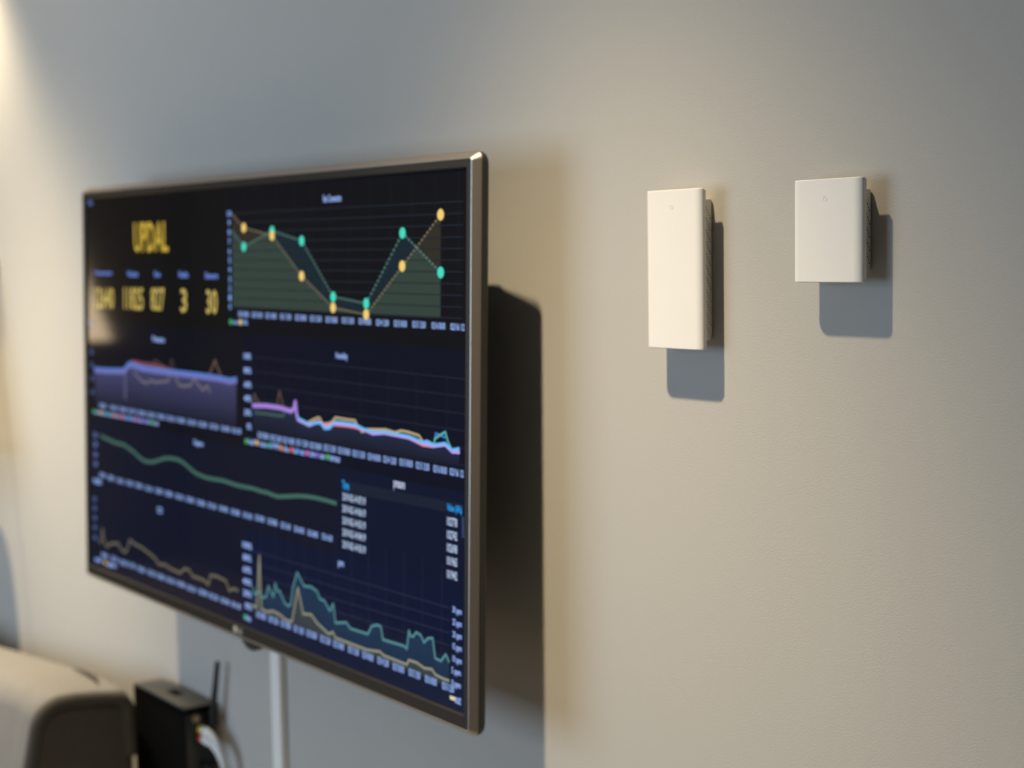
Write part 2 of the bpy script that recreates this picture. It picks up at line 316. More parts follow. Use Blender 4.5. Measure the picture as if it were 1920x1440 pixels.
# ------------------------------------------------------------------ television
D = {
 'status_title': (-0.2624,0.2179,0.1134),
 'status_heads': [(-0.4313,0.1666,0.0641),(-0.3253,0.1665,0.0372),(-0.2416,0.1665,0.0192),(-0.1587,0.1669,0.0279),(-0.0754,0.1661,0.0368)],
 'status_vals': [(-0.4283,0.1304,0.07),(-0.3234,0.1315,0.0668),(-0.2415,0.1322,0.0437),(-0.1585,0.132,0.0189),(-0.0751,0.132,0.0316)],
 'tiny': [(-0.4778,0.2713,0.0185),(-0.4812,0.0921,0.0187)],
 'c_y': [(-0.0247,0.2446),(-0.0248,0.2328),(-0.0247,0.2211),(-0.0244,0.209),(-0.0244,0.1975),(-0.0242,0.1858),(-0.0241,0.174),(-0.024,0.1618),(-0.0238,0.1503),(-0.0237,0.1385),(-0.0235,0.127)],
 'c_yel': [(-0.0174,0.2441),(0.0149,0.2261),(0.0881,0.2153),(0.16,0.1673),(0.2321,0.1319),(0.3033,0.126),(0.3756,0.1795),(0.4471,0.2322)],
 'c_grn': [(-0.0176,0.2233),(0.0147,0.2026),(0.0882,0.2211),(0.1602,0.2085),(0.2322,0.1443),(0.3033,0.1383),(0.3759,0.2145),(0.4476,0.1732)],
 'c_base': [(-0.0181,0.1262),(0.4479,0.1262)],
 'c_right': (0.4866,0.2033),
 'c_x': [(0.013,0.1186,0.0272),(0.049,0.1186,0.0271),(0.0848,0.1185,0.0269),(0.1212,0.1185,0.0266),(0.1577,0.1184,0.0264),(0.1927,0.1183,0.0262),(0.2286,0.1181,0.026),(0.2646,0.1183,0.0258),(0.3007,0.1183,0.0256),(0.3366,0.1182,0.0253),(0.3722,0.1183,0.0251),(0.408,0.1185,0.0249),(0.444,0.1185,0.0247),(0.478,0.1184,0.0245)],
 'c_leg': [(-0.022,0.1078),(-0.0088,0.108),(0.0043,0.1082),(0.0172,0.1083)],
 'c_title': (0.23,0.2559,0.0402),
 't_title': (-0.24,0.077,0.0385),
 't_y': [(-0.4797,0.048),(-0.4793,0.0287),(-0.4789,0.0085),(-0.4785,-0.0124)],
 't_main': [(-0.4681,0.0228),(-0.4215,0.0239),(-0.3609,0.0269),(-0.3513,0.0317),(-0.3417,0.0376),(-0.3211,0.0371),(-0.2973,0.0346),(-0.2524,0.0341),(-0.2055,0.0342),(-0.1197,0.0349),(-0.0543,0.0346),(-0.0259,0.0332),(-0.0082,0.0357)],
 't_red': [(-0.3474,0.0342),(-0.3284,0.0417),(-0.2971,0.0402),(-0.27,0.0403),(-0.2523,0.0401),(-0.2261,0.0378),(-0.2021,0.0362),(-0.1835,0.0351)],
 't_org1': [(-0.085,0.0366),(-0.0772,0.0447),(-0.067,0.0567),(-0.0602,0.047),(-0.0512,0.0392)],
 't_org2': [(-0.2647,0.0379),(-0.2521,0.0472),(-0.2347,0.0425),(-0.2038,0.0361)],
 't_org3': [(-0.2072,0.0345),(-0.2011,0.0443),(-0.1984,0.0517),(-0.1943,0.0447),(-0.1903,0.0347)],
 't_drop': [(-0.3562,0.0252),(-0.3553,-0.0142)],
 't_low': [(-0.3251,0.027),(-0.3123,0.0209),(-0.2977,0.0153),(-0.2789,0.0131),(-0.2675,0.0187),(-0.2563,0.016),(-0.2352,0.0181),(-0.2092,0.0208),(-0.2038,0.0339),(-0.1913,0.0339),(-0.1837,0.0242),(-0.1742,0.0169),(-0.1589,0.0171),(-0.1398,0.0194),(-0.1294,0.0304),(-0.1199,0.0232),(-0.1032,0.0153),(-0.0899,0.0223),(-0.0823,0.0137)],
 't_base': [(-0.4698,-0.0296),(-0.0089,-0.0261)],
 't_x': [(-0.4392,-0.0305,0.0283),(-0.3983,-0.0304,0.0282),(-0.3649,-0.0304,0.0282),(-0.3327,-0.0303,0.0283),(-0.2995,-0.0303,0.0282),(-0.2672,-0.0303,0.0282),(-0.2345,-0.0302,0.0281),(-0.2024,-0.0302,0.0281),(-0.1701,-0.0301,0.0279),(-0.1372,-0.0301,0.0278),(-0.1042,-0.03,0.0277),(-0.0711,-0.03,0.0275),(-0.0381,-0.0299,0.0274),(-0.0075,-0.0299,0.0272)],
 't_leg': [(-0.4763,-0.0414),(-0.2399,-0.0405)],
 'h_title': (0.2509,0.0769,0.0257),
 'h_y': [(0.0225,0.0663,0.0185),(0.023,0.0485,0.0185),(0.0233,0.0309,0.0185),(0.0231,0.0135,0.0185),(0.0229,-0.0043,0.0185),(0.0264,-0.0215,0.0114)],
 'h_main': [(0.0366,0.0054),(0.0708,0.0078),(0.106,0.0081),(0.1336,0.006),(0.1401,0.0091),(0.144,0.0183),(0.147,0.0039),(0.1503,-0.0027),(0.1769,-0.007),(0.1931,-0.0025),(0.2029,-0.0016),(0.2121,-0.0061),(0.2211,-0.0049),(0.234,0.0003),(0.2796,0.0012),(0.2968,-0.0015),(0.3175,-0.0043),(0.3403,-0.0015),(0.3894,-0.0023),(0.4162,-0.0063),(0.4367,-0.0066),(0.4572,-0.0033),(0.4697,-0.0093),(0.482,-0.0088)],
 'h_yel': [(0.1732,-0.0048),(0.1857,0.0),(0.1993,0.0038),(0.2029,0.0021),(0.2066,-0.0026),(0.2175,-0.0023),(0.2278,0.0004),(0.2367,0.0068),(0.2567,0.0065),(0.2796,0.0069),(0.2855,0.0005),(0.2945,-0.0047),(0.3058,-0.0008),(0.343,0.0022),(0.3622,0.0007),(0.3735,0.0037),(0.3873,0.0035),(0.4083,0.0016),(0.4158,-0.0041),(0.4238,-0.0062)],
 'h_cy': [(0.1465,0.0038),(0.1503,-0.0009),(0.1769,-0.0057),(0.1931,-0.0034),(0.2029,-0.0023),(0.2127,-0.0083),(0.2247,-0.0066),(0.2367,0.0021),(0.2796,0.0027),(0.2968,-0.0007),(0.3175,-0.0027),(0.3403,-0.0004),(0.3894,-0.0009),(0.4158,-0.0047),(0.4238,-0.0028),(0.4367,-0.0055),(0.4571,-0.0019),(0.4696,-0.0076),(0.4819,-0.005)],
 'h_red': [(0.2066,-0.0032),(0.2211,-0.0014),(0.2367,-0.0019),(0.2625,-0.0009),(0.2809,-0.0011),(0.308,-0.0023),(0.3409,-0.0),(0.3894,-0.0032),(0.4159,-0.0081),(0.4367,-0.0077)],
 'h_pk1': [(0.4367,-0.005),(0.4396,0.0066),(0.4474,0.0055),(0.4571,0.0039)],
 'h_pk2': [(0.4367,-0.0055),(0.4381,0.0008),(0.4474,0.0055),(0.4571,0.0097),(0.4619,0.0002),(0.4687,-0.0074)],
 'h_or1': [(0.0375,0.0079),(0.0404,0.0207),(0.0446,0.015),(0.0543,0.0091)],
 'h_or2': [(0.098,0.0091),(0.1046,0.0283),(0.1087,0.0209),(0.1153,0.0091)],
 'h_grn': [(0.0402,-0.0032),(0.0745,-0.0019),(0.0939,-0.002),(0.1131,-0.0014),(0.1178,0.0016)],
 'h_base': [(0.0371,-0.0262),(0.484,-0.0239)],
 'h_x': [(0.0636,-0.0298,0.0277),(0.0961,-0.0301,0.0275),(0.1279,-0.0301,0.0274),(0.1603,-0.0299,0.0272),(0.1918,-0.0303,0.027),(0.2243,-0.0298,0.0267),(0.2562,-0.03,0.0265),(0.2878,-0.0302,0.0262),(0.32,-0.0305,0.026),(0.3519,-0.0303,0.0257),(0.3841,-0.03,0.0254),(0.4157,-0.0301,0.0251),(0.4482,-0.0302,0.0247),(0.4779,-0.0302,0.0244)],
 'h_dots': [(0.0185,-0.0409),(0.0469,-0.0399),(0.08,-0.0404),(0.109,-0.0406),(0.134,-0.0404),(0.1514,-0.0406),(0.1723,-0.0405),(0.1967,-0.0405),(0.2191,-0.0404)],
 'h_words': [(0.0328,-0.0403,0.0156),(0.0642,-0.0403,0.0194),(0.0949,-0.0403,0.0175),(0.1215,-0.0407,0.0132),(0.1437,-0.0404,0.0078),(0.1616,-0.0406,0.0102),(0.1849,-0.0405,0.0137),(0.2077,-0.0404,0.0122),(0.2355,-0.0406,0.0226)],
 'e_title': (-0.1172,-0.0568,0.0272),
 'e_y': [(-0.4685,-0.0767),(-0.469,-0.0907),(-0.469,-0.106),(-0.4691,-0.1204)],
 'e_line': [(-0.4474,-0.0764),(-0.3949,-0.0815),(-0.3625,-0.0816),(-0.3261,-0.0889),(-0.3059,-0.0953),(-0.2902,-0.098),(-0.2653,-0.0969),(-0.2453,-0.0923),(-0.2211,-0.0866),(-0.1994,-0.0848),(-0.1784,-0.0848),(-0.1641,-0.087),(-0.151,-0.0906),(-0.1364,-0.0948),(-0.1238,-0.0976),(-0.0974,-0.0997),(-0.0731,-0.0992),(-0.0458,-0.0981),(-0.0045,-0.0997),(0.035,-0.0987),(0.0589,-0.0997),(0.0741,-0.0994),(0.0877,-0.1007),(0.1007,-0.101),(0.1198,-0.0984),(0.1482,-0.0943),(0.1715,-0.0921),(0.1938,-0.0913),(0.2161,-0.0913),(0.2378,-0.092)],
 'e_x': [(-0.4435,-0.1351,0.0244),(-0.4112,-0.1355,0.0249),(-0.3774,-0.1359,0.0253),(-0.3438,-0.1355,0.0256),(-0.3116,-0.1354,0.026),(-0.2775,-0.1357,0.0262),(-0.2438,-0.1352,0.0266),(-0.2114,-0.1351,0.0268),(-0.177,-0.135,0.0269),(-0.1443,-0.135,0.027),(-0.1111,-0.1352,0.0272),(-0.0783,-0.135,0.0272),(-0.0451,-0.1347,0.0273),(-0.0119,-0.1348,0.0273),(0.0213,-0.1348,0.0273),(0.0539,-0.134,0.0273),(0.0865,-0.1341,0.0272),(0.1196,-0.1343,0.0271),(0.1526,-0.1344,0.027),(0.185,-0.1346,0.0269),(0.2182,-0.1342,0.0268)],
 'e_leg': (-0.4631,-0.1469,0.0289),
 'f_title': (-0.2408,-0.1618,0.0158),
 'f_y': [(-0.4743,-0.1748),(-0.4747,-0.1888),(-0.4748,-0.2037),(-0.4746,-0.2184),(-0.4741,-0.2338)],
 'f_line': [(-0.4581,-0.238),(-0.4515,-0.2371),(-0.4459,-0.216),(-0.4411,-0.2323),(-0.438,-0.2351),(-0.4299,-0.242),(-0.4211,-0.2366),(-0.4102,-0.2334),(-0.388,-0.2302),(-0.3776,-0.2366),(-0.3667,-0.2401),(-0.3564,-0.2365),(-0.3449,-0.2184),(-0.3313,-0.2219),(-0.3035,-0.2239),(-0.278,-0.2285),(-0.2583,-0.2322),(-0.246,-0.2388),(-0.2241,-0.2361),(-0.2096,-0.239),(-0.177,-0.24),(-0.1624,-0.2315),(-0.1469,-0.2319),(-0.1398,-0.238),(-0.1038,-0.2379),(-0.0908,-0.2419),(-0.0843,-0.2279),(-0.0645,-0.2264),(-0.0397,-0.2284),(-0.0308,-0.2395),(-0.0187,-0.2345),(-0.006,-0.2353)],
 'f_x': [(-0.4387,-0.256,0.0265),(-0.4025,-0.2555,0.0269),(-0.3699,-0.256,0.0272),(-0.3395,-0.2551,0.0276),(-0.3058,-0.2556,0.0278),(-0.2713,-0.2553,0.0281),(-0.24,-0.2555,0.0283),(-0.2076,-0.2554,0.0285),(-0.1746,-0.255,0.0287),(-0.1423,-0.2556,0.0288),(-0.1073,-0.255,0.0288),(-0.0757,-0.2551,0.0289),(-0.0424,-0.2551,0.0289),(-0.0112,-0.255,0.0289)],
 'f_leg': [(-0.4606,-0.2661,0.029),(-0.4112,-0.2672,0.0301)],
 'f_dot': (-0.4361,-0.2667),
 'g_band': [(0.252,-0.0636),(0.4881,-0.0614),(0.4882,-0.0726),(0.252,-0.0768)],
 'g_head': [(0.2594,-0.0683,0.0152),(0.4745,-0.0685,0.0266)],
 'g_title': (0.3709,-0.0568,0.0221),
 'g_left': [(0.2775,-0.0819,0.0493),(0.2775,-0.0955,0.0495),(0.2775,-0.1093,0.0495),(0.2775,-0.1228,0.0495),(0.2776,-0.1366,0.0495)],
 'g_right': [(0.4703,-0.0821,0.0181),(0.4704,-0.0959,0.0181),(0.4705,-0.1095,0.0181),(0.4706,-0.123,0.0182),(0.4707,-0.1371,0.0182)],
 'g_bar': [(0.4891,-0.0752),(0.4895,-0.0947)],
 'p_title': (0.2492,-0.1616,0.0118),
 'p_yl': [(0.0196,-0.1731,0.0245),(0.0194,-0.1888,0.0217),(0.0192,-0.2041,0.0216),(0.0191,-0.2195,0.0231),(0.0193,-0.2345,0.0216),(0.0221,-0.2504,0.0173)],
 'p_yr': [(0.4801,-0.1733,0.0162),(0.4802,-0.1862,0.0162),(0.4804,-0.199,0.0162),(0.4805,-0.2116,0.0161),(0.4806,-0.2245,0.0161),(0.479,-0.2371,0.0162),(0.4791,-0.2502,0.0162)],
 'p_teal': [(0.0349,-0.2243),(0.0374,-0.2323),(0.0493,-0.2266),(0.0591,-0.232),(0.0688,-0.2303),(0.0753,-0.2153),(0.082,-0.2223),(0.0881,-0.2269),(0.093,-0.2088),(0.0977,-0.2172),(0.1044,-0.2171),(0.1161,-0.2289),(0.1254,-0.2318),(0.1322,-0.2271),(0.1369,-0.2069),(0.1475,-0.1867),(0.1635,-0.2004),(0.1812,-0.1985),(0.1944,-0.2016),(0.2009,-0.2093),(0.2116,-0.2097),(0.2243,-0.2194),(0.2316,-0.2094),(0.2364,-0.2311),(0.2613,-0.2261),(0.2695,-0.2314),(0.3072,-0.2305),(0.3151,-0.2201),(0.3267,-0.2163),(0.3343,-0.2168),(0.3383,-0.2306),(0.3809,-0.2293),(0.3864,-0.2312),(0.3904,-0.2102),(0.3936,-0.2157),(0.3987,-0.2155),(0.4043,-0.2096),(0.4131,-0.2109),(0.4192,-0.2177),(0.4272,-0.2115),(0.4358,-0.2098),(0.4403,-0.2301),(0.4511,-0.2309),(0.4599,-0.2221),(0.4657,-0.2287)],
 'p_ol': [(0.0321,-0.2472),(0.0446,-0.2475),(0.0516,-0.1808),(0.0567,-0.2475),(0.0713,-0.2485),(0.0852,-0.2447),(0.1042,-0.2459),(0.1202,-0.2498),(0.1344,-0.2487),(0.149,-0.2049),(0.1615,-0.2342),(0.1811,-0.2317),(0.1943,-0.2391),(0.2219,-0.2471),(0.2304,-0.2429),(0.2364,-0.2486),(0.305,-0.2487),(0.3325,-0.2453),(0.3401,-0.2479),(0.3864,-0.2484),(0.3901,-0.2426),(0.4061,-0.2423),(0.4204,-0.2451),(0.4344,-0.2433),(0.4412,-0.2477),(0.4549,-0.2487),(0.4659,-0.2486)],
 'p_base': [(0.0349,-0.2528),(0.466,-0.2551)],
 'p_gl': [[(0.0357,-0.1775),(0.4662,-0.1721)],[(0.0355,-0.193),(0.4663,-0.1852)],[(0.0354,-0.2083),(0.4665,-0.1983)],[(0.0352,-0.2236),(0.4666,-0.2115)],[(0.0351,-0.2385),(0.4667,-0.2246)]],
 'p_x': [(0.0557,-0.256,0.0281),(0.0879,-0.2558,0.0279),(0.1192,-0.2556,0.0279),(0.1511,-0.2557,0.0276),(0.1821,-0.2553,0.0275),(0.2136,-0.2557,0.0272),(0.2438,-0.2558,0.0271),(0.2765,-0.2556,0.0268),(0.3074,-0.2556,0.0266),(0.339,-0.2553,0.0262),(0.37,-0.2556,0.026),(0.4016,-0.2553,0.0257),(0.4327,-0.2556,0.0254),(0.4645,-0.2558,0.025)],
 'p_leg': [(0.0132,-0.2657),(0.0233,-0.2655,0.0101),(0.4728,-0.2656),(0.4824,-0.2654,0.0105)],
 'logo': (-0.0105,-0.2885),
 'logo2': (0.002,-0.2888),
 'tab': [(-0.0032,-0.2957),(0.043,-0.2955)],
}
W, HH = 0.98888, 0.55625
tv = thing('television', 'wall mounted flat television showing a dark dashboard of charts', 'television')
R4 = Matrix.Rotation(-0.023923, 4, 'X') @ Matrix.Rotation(0.0083263, 4, 'Y')
# local frame: x along the screen, y into the wall, z up, origin at the screen centre
tv.matrix_world = Matrix.Translation((-1.762535, -0.101817, -0.183624 + ZO)) @ R4

def rrect(x0, x1, z0, z1, r, y, n=7):
    pts = []
    for cx, cz, a0 in ((x1 - r, z1 - r, 0), (x0 + r, z1 - r, 90), (x0 + r, z0 + r, 180), (x1 - r, z0 + r, 270)):
        for i in range(n + 1):
            a = radians(a0 + 90*i/n); pts.append((cx + r*cos(a), y, cz + r*sin(a)))
    return pts
def tvloop(e, eb, r, y): return rrect(-W/2 - e, W/2 + e, -HH/2 - eb, HH/2 + e, r, y)

b = MB()
b.loops([tvloop(-.002, -.002, .001, .0030), tvloop(0, 0, .0015, .0002), tvloop(.0006, .0012, .002, -.0012)], 0, cap0=False, cap1=False)      # lip
b.loops([tvloop(.0006, .0012, .002, -.0012), tvloop(.0084, .0142, .003, -.0012)], 0, cap0=False, cap1=False)
b.loops([tvloop(.0084, .0142, .003, -.0012), tvloop(.0087, .0146, .0033, -.0016), tvloop(.0094, .0152, .0038, -.00145)], 2, cap0=False, cap1=False)
b.loops([tvloop(.0094, .0152, .0038, -.00145), tvloop(.0125, .0183, .006, .0024), tvloop(.0152, .0205, .008, .0058), tvloop(.0157, .021, .0085, .0066)], 1, cap0=False, cap1=False)
b.build('bezel', [M_BRONZE_D, M_BRONZE, M_RIDGE], tv)
b = MB()
IN, DP = 0.066, 0.060
b.loops([tvloop(.0150, .0205, .009, .0066), tvloop(.0160, .0213, .010, .0076), tvloop(.0155, .0208, .010, .0130), tvloop(.0148, .0200, .0105, .0152), tvloop(.0135, .0187, .011, .0165),
         tvloop(.0135 - IN, .0187 - IN, .012, DP), tvloop(.0105 - IN, .0157 - IN, .012, DP + .003)], 0, cap0=False)
b.build('rear_housing', M_BLACK, tv)
b = MB(); b.box((-.20, DP + .002, -.20), (-.17, .0885, .20)); b.box((.17, DP + .002, -.20), (.20, .0885, .20)); b.box((-.24, .0885, -.10), (.24, .0935, .10))
b.build('wall_bracket', M_BLACK_M, tv)
# small joystick tab below the lower edge
b = MB(); x0, x1 = -.0040, .0450; zc = -HH/2 - .0200
pts = [(x0 + (x1 - x0)*i/20) for i in range(21)]
prof = [(x, zc - .0095*max(0, 1 - abs((x - (x0 + x1)/2)/((x1 - x0)/2))**2.6)) for x in pts]
front = [(x, .0040, z) for x, z in prof] + [(x1, .0040, zc + .003), (x0, .0040, zc + .003)]
back = [(x, .0125, z) for x, y, z in front]
b.loops([front, back], smooth=False); b.build('power_tab', M_BLACK, tv, bevel=.0008)

# screen
b = MB(); b.box((-W/2 - .001, 0.0010, -HH/2 - .001), (W/2 + .001, .004, HH/2 + .001))
screen = b.build('screen', M_SCREEN, tv)
screen['label'] = 'lit display showing coloured charts and a table'

_tc = {}
def text_mesh(s):
    """outline of a word from Blender's built-in face, as (verts, faces, width, height) with its centre at 0,0"""
    if s not in _tc:
        c = bpy.data.curves.new('t', 'FONT'); c.body = s; c.align_x = 'CENTER'; c.resolution_u = 2; c.offset = 0.016
        o = bpy.data.objects.new('t', c); COL.objects.link(o)
        dg = bpy.context.evaluated_depsgraph_get()
        me = bpy.data.meshes.new_from_object(o.evaluated_get(dg))
        vs = [v.co.copy() for v in me.vertices]; fs = [tuple(p.vertices) for p in me.polygons]
        bpy.data.objects.remove(o); bpy.data.curves.remove(c); bpy.data.meshes.remove(me)
        xs = [v.x for v in vs]; ys = [v.y for v in vs]
        cx, cy = (min(xs)+max(xs))/2, (min(ys)+max(ys))/2
        _tc[s] = ([(v.x-cx, v.y-cy) for v in vs], fs, max(xs)-min(xs), max(ys)-min(ys))
    return _tc[s]

class PX:
    """flat marks on the screen: every vertex carries the colour its pixels give off"""
    def __init__(s, joined=True): s.v = []; s.f = []; s.c = []; s.words = PX(False) if joined else None
    def poly(s, pts, col, layer, cols=None):
        n = len(s.v); y = 0.0008 - 0.00006*layer
        s.v += [(u, y, v) for u, v in pts]; s.c += cols or [col]*len(pts); s.f.append(list(range(n, n + len(pts))))
    def text(s, t, u, v, width, height, col, layer=8):
        if s.words is not None: return s.words.text(t, u, v, width, height, col, layer)
        vs, fs, tw, th = text_mesh(t); n = len(s.v); y = 0.0008 - 0.00006*layer
        kx = width/tw; ky = height/th if height else kx
        s.v += [(u + a*kx, y, v + c*ky) for a, c in vs]; s.c += [col]*len(vs)
        s.f += [[i + n for i in f] for f in fs]
    def line(s, pts, wd, col, layer=5, dash=None):
        segs = []
        for a, c in zip(pts, pts[1:]):
            a = Vector(a); c = Vector(c); L = (c - a).length
            if L < 1e-6: continue
            if dash:
                k = max(1, int(L/dash))
                segs += [(a.lerp(c, i/k), a.lerp(c, (i + .55)/k)) for i in range(k)]
            else: segs.append((a, c))
        for a, c in segs:
            d = (c - a).normalized(); nrm = Vector((-d.y, d.x))*wd/2; e = d*(0 if dash else wd*.25)
            s.poly([a - nrm - e, c - nrm + e, c + nrm + e, a + nrm - e], col, layer)
    def disc(s, u, v, r, col, layer=7, n=16):
        if s.words is not None: return s.words.disc(u, v, r, col, layer, n)
        s.poly([(u + r*cos(2*pi*i/n), v + r*sin(2*pi*i/n)) for i in range(n)], col, layer)
    def fill(s, top, base, col0, col1, layer=2, fade=None):
        """area between a polyline and a base line; colour runs from col0 at the line to col1 at the base"""
        xs = sorted({p[0] for p in top})
        def yat(pl, x):
            for (xa, ya), (xb, yb) in zip(pl, pl[1:]):
                if min(xa, xb) <= x <= max(xa, xb) and abs(xb - xa) > 1e-9: return ya + (yb - ya)*(x - xa)/(xb - xa)
            return pl[0][1] if x < pl[0][0] else pl[-1][1]
        for xa, xb in zip(xs, xs[1:]):
            if xb - xa < 1e-5: continue
            k = 6 if fade else 1
            ta, tb, ba, bb = yat(top, xa + 1e-7), yat(top, xb - 1e-7), yat(base, xa), yat(base, xb)
            for i in range(k):
                f0, f1 = i/k, (i + 1)/k
                m0 = tuple(col0[j]*(1-f0) + col1[j]*f0 for j in range(3)); m1 = tuple(col0[j]*(1-f1) + col1[j]*f1 for j in range(3))
                s.poly([(xa, ba + (ta-ba)*(1-f1)), (xb, bb + (tb-bb)*(1-f1)), (xb, bb + (tb-bb)*(1-f0)), (xa, ba + (ta-ba)*(1-f0))], None, layer, [m1, m1, m0, m0])
    def build(s, name, label=None):
        me = bpy.data.meshes.new(name); me.from_pydata(s.v, [], s.f); me.materials.append(M_PIX)
        a = me.attributes.new('pixel_colour', 'FLOAT_COLOR', 'POINT')
        a.data.foreach_set('color', [x for c in s.c for x in (c[0], c[1], c[2], 1.0)])
        o = bpy.data.objects.new(name, me); COL.objects.link(o); o.parent = screen
        if label: o['label'] = label
        if s.words is not None and s.words.v: s.words.build('axis_label')['kind'] = 'stuff'
        return o

LBL = (0.24, 0.42, 0.95); LBLD = (0.10, 0.18, 0.45); YEL = (0.90, 0.62, 0.18); GRN = (0.06, 0.70, 0.52)
TXT = (0.34, 0.51, 1.0)
# --- dashboard tiles, the display's viewing-angle glow put into their colours
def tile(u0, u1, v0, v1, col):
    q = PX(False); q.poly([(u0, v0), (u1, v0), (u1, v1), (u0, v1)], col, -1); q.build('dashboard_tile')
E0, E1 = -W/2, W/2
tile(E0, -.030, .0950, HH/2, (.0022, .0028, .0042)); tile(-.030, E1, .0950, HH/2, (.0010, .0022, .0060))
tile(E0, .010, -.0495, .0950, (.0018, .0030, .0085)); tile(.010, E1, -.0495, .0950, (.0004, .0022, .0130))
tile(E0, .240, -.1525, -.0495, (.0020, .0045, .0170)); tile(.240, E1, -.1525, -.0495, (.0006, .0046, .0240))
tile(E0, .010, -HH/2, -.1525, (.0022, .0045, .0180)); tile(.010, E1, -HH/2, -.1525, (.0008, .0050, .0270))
# --- status figures
def word(name, t, u, v, wd, ht, col, label=None):
    q = PX(False); q.text(t, u, v, wd, ht, col); return q.build(name, label)
u, v, wd = D['status_title']; word('status_word', 'UPDAL', u, v, wd, .042, (0.58, 0.40, 0.05), 'large yellow word')
for (u, v, wd), t in zip(D['status_heads'], ('Consumption', 'Volume', 'Flow', 'Faults', 'Sensors')): word('figure_heading', t, u, v, wd, .0085, (0.17, 0.30, 0.85))
for (u, v, wd), t in zip(D['status_vals'], ('12640', '11825', '827', '3', '30')): word('figure', t, u, v, wd, .032, (0.56, 0.43, 0.11))
q = PX(False)
for u, v, wd in D['tiny']: q.text('%', u, v, wd, .008, LBLD)
q.build('axis_label')['kind'] = 'stuff'
# --- connection chart with round markers
p = PX()
ye, gr, base = D['c_yel'], D['c_grn'], D['c_base']
p.fill(ye, base, (0.026, 0.022, 0.017), (0.026, 0.022, 0.017), 1)
p.fill(gr, base, (0.0045, 0.017, 0.027), (0.0045, 0.017, 0.027), 2)
def at(pl, x):
    for (a, c), (e, f) in zip(pl, pl[1:]):
        if a <= x <= e: return c + (f - c)*(x - a)/(e - a)
xs = sorted({q[0] for q in ye} | {q[0] for q in gr} | {ye[0][0] + (ye[-1][0] - ye[0][0])*i/120 for i in range(121)})
xs = [x for x in xs if at(ye, x) is not None and at(gr, x) is not None]
p.fill([(x, min(at(ye, x), at(gr, x))) for x in xs], base, (0.030, 0.052, 0.042), (0.030, 0.052, 0.042), 3)
for u, v in D['c_y']: p.line([(u + .008, v), (D['c_right'][0], v)], .0012, (0.012, 0.017, 0.030), 4)
for i in range(12): x = ye[1][0] + (ye[-1][0] - ye[1][0])*(i*1.17)/12; p.line([(x, base[0][1]), (x, D['c_y'][0][1] + .03)], .0010, (0.006, 0.009, 0.018), 0)
p.line(ye, .0022, (0.22, 0.19, 0.11), 5, dash=.0062); p.line(gr, .0022, (0.10, 0.22, 0.19), 5, dash=.0062)
for k, (u, v) in enumerate(D['c_y']): p.text(str(10 - k) if k < 10 else '0', u, v, .0055 if k else .010, .0075, LBL)
for i, (u, v, wd) in enumerate(D['c_x']): p.text('02/%d %s' % (10 + i//2, '00:00' if i % 2 == 0 else '12:00') if i < 13 else '02/16 12', u, v, wd, .0072, TXT)
g = D['c_leg']; p.disc(*g[0], .0036, (0.05, 0.45, 0.12)); p.text('min', *g[1], .013, .006, LBL); p.disc(*g[2], .0036, YEL); p.text('max', *g[3], .013, .006, LBL)
u, v, wd = D['c_title']; p.text('Fast Connection', u, v, wd, .0085, TXT)
p.build('connection_chart', 'area chart with green and yellow dashed lines')
for pl, c, ly in ((gr, GRN, 7), (ye, YEL, 8)):
    for u, v in pl[1:]:
        q = PX(False); q.disc(u, v, .0060, c, ly); q.build('chart_marker')
# --- temperature
p = PX()
u, v, wd = D['t_title']; p.text('Pressure', u, v, wd, .0085, TXT)
p.fill(D['t_main'], D['t_base'], (0.052, 0.054, 0.140), (0.006, 0.009, 0.024), 1, fade=True)
p.line(D['t_low'], .0030, (0.16, 0.15, 0.17), 3); p.line(D['t_drop'], .0030, (0.15, 0.16, 0.28), 3)
p.line(D['t_org1'], .0022, (0.20, 0.12, 0.08), 3); p.line(D['t_org2'], .0018, (0.12, 0.07, 0.05), 3); p.line(D['t_org3'], .0018, (0.09, 0.07, 0.06), 3)
p.line(D['t_red'], .0045, (0.20, 0.06, 0.08), 4)
p.line([(a, c - .0012) for a, c in D['t_main']], .0085, (0.15, 0.16, 0.44), 5); p.line([(a, c + .001) for a, c in D['t_main']], .0040, (0.09, 0.19, 0.58), 6)
for u, v in D['t_y']: p.text('25', u, v, .010, .007, LBLD)
for i, (u, v, wd) in enumerate(D['t_x']): wd *= .86; p.text('02/%d %s' % (10 + i//2, '00:00' if i % 2 == 0 else '12:00'), u, v, wd, .0072, TXT)
(a, c), (e, f) = D['t_leg']; n = 9
DOTS = [(0.07, 0.45, 0.14), (0.80, 0.55, 0.16), (0.05, 0.50, 0.45), (0.80, 0.28, 0.10), (0.75, 0.10, 0.07), (0.06, 0.30, 0.75), (0.62, 0.12, 0.55), (0.20, 0.13, 0.60), (0.07, 0.45, 0.14)]
for i in range(n):
    t = (i + .1)/n; p.disc(a + (e-a)*t, c + (f-c)*t, .0033, DOTS[i]); t = (i + .58)/n; p.text('node', a + (e-a)*t, c + (f-c)*t, .016, .0062, TXT)
p.build('pressure_chart', 'violet shaded line chart')
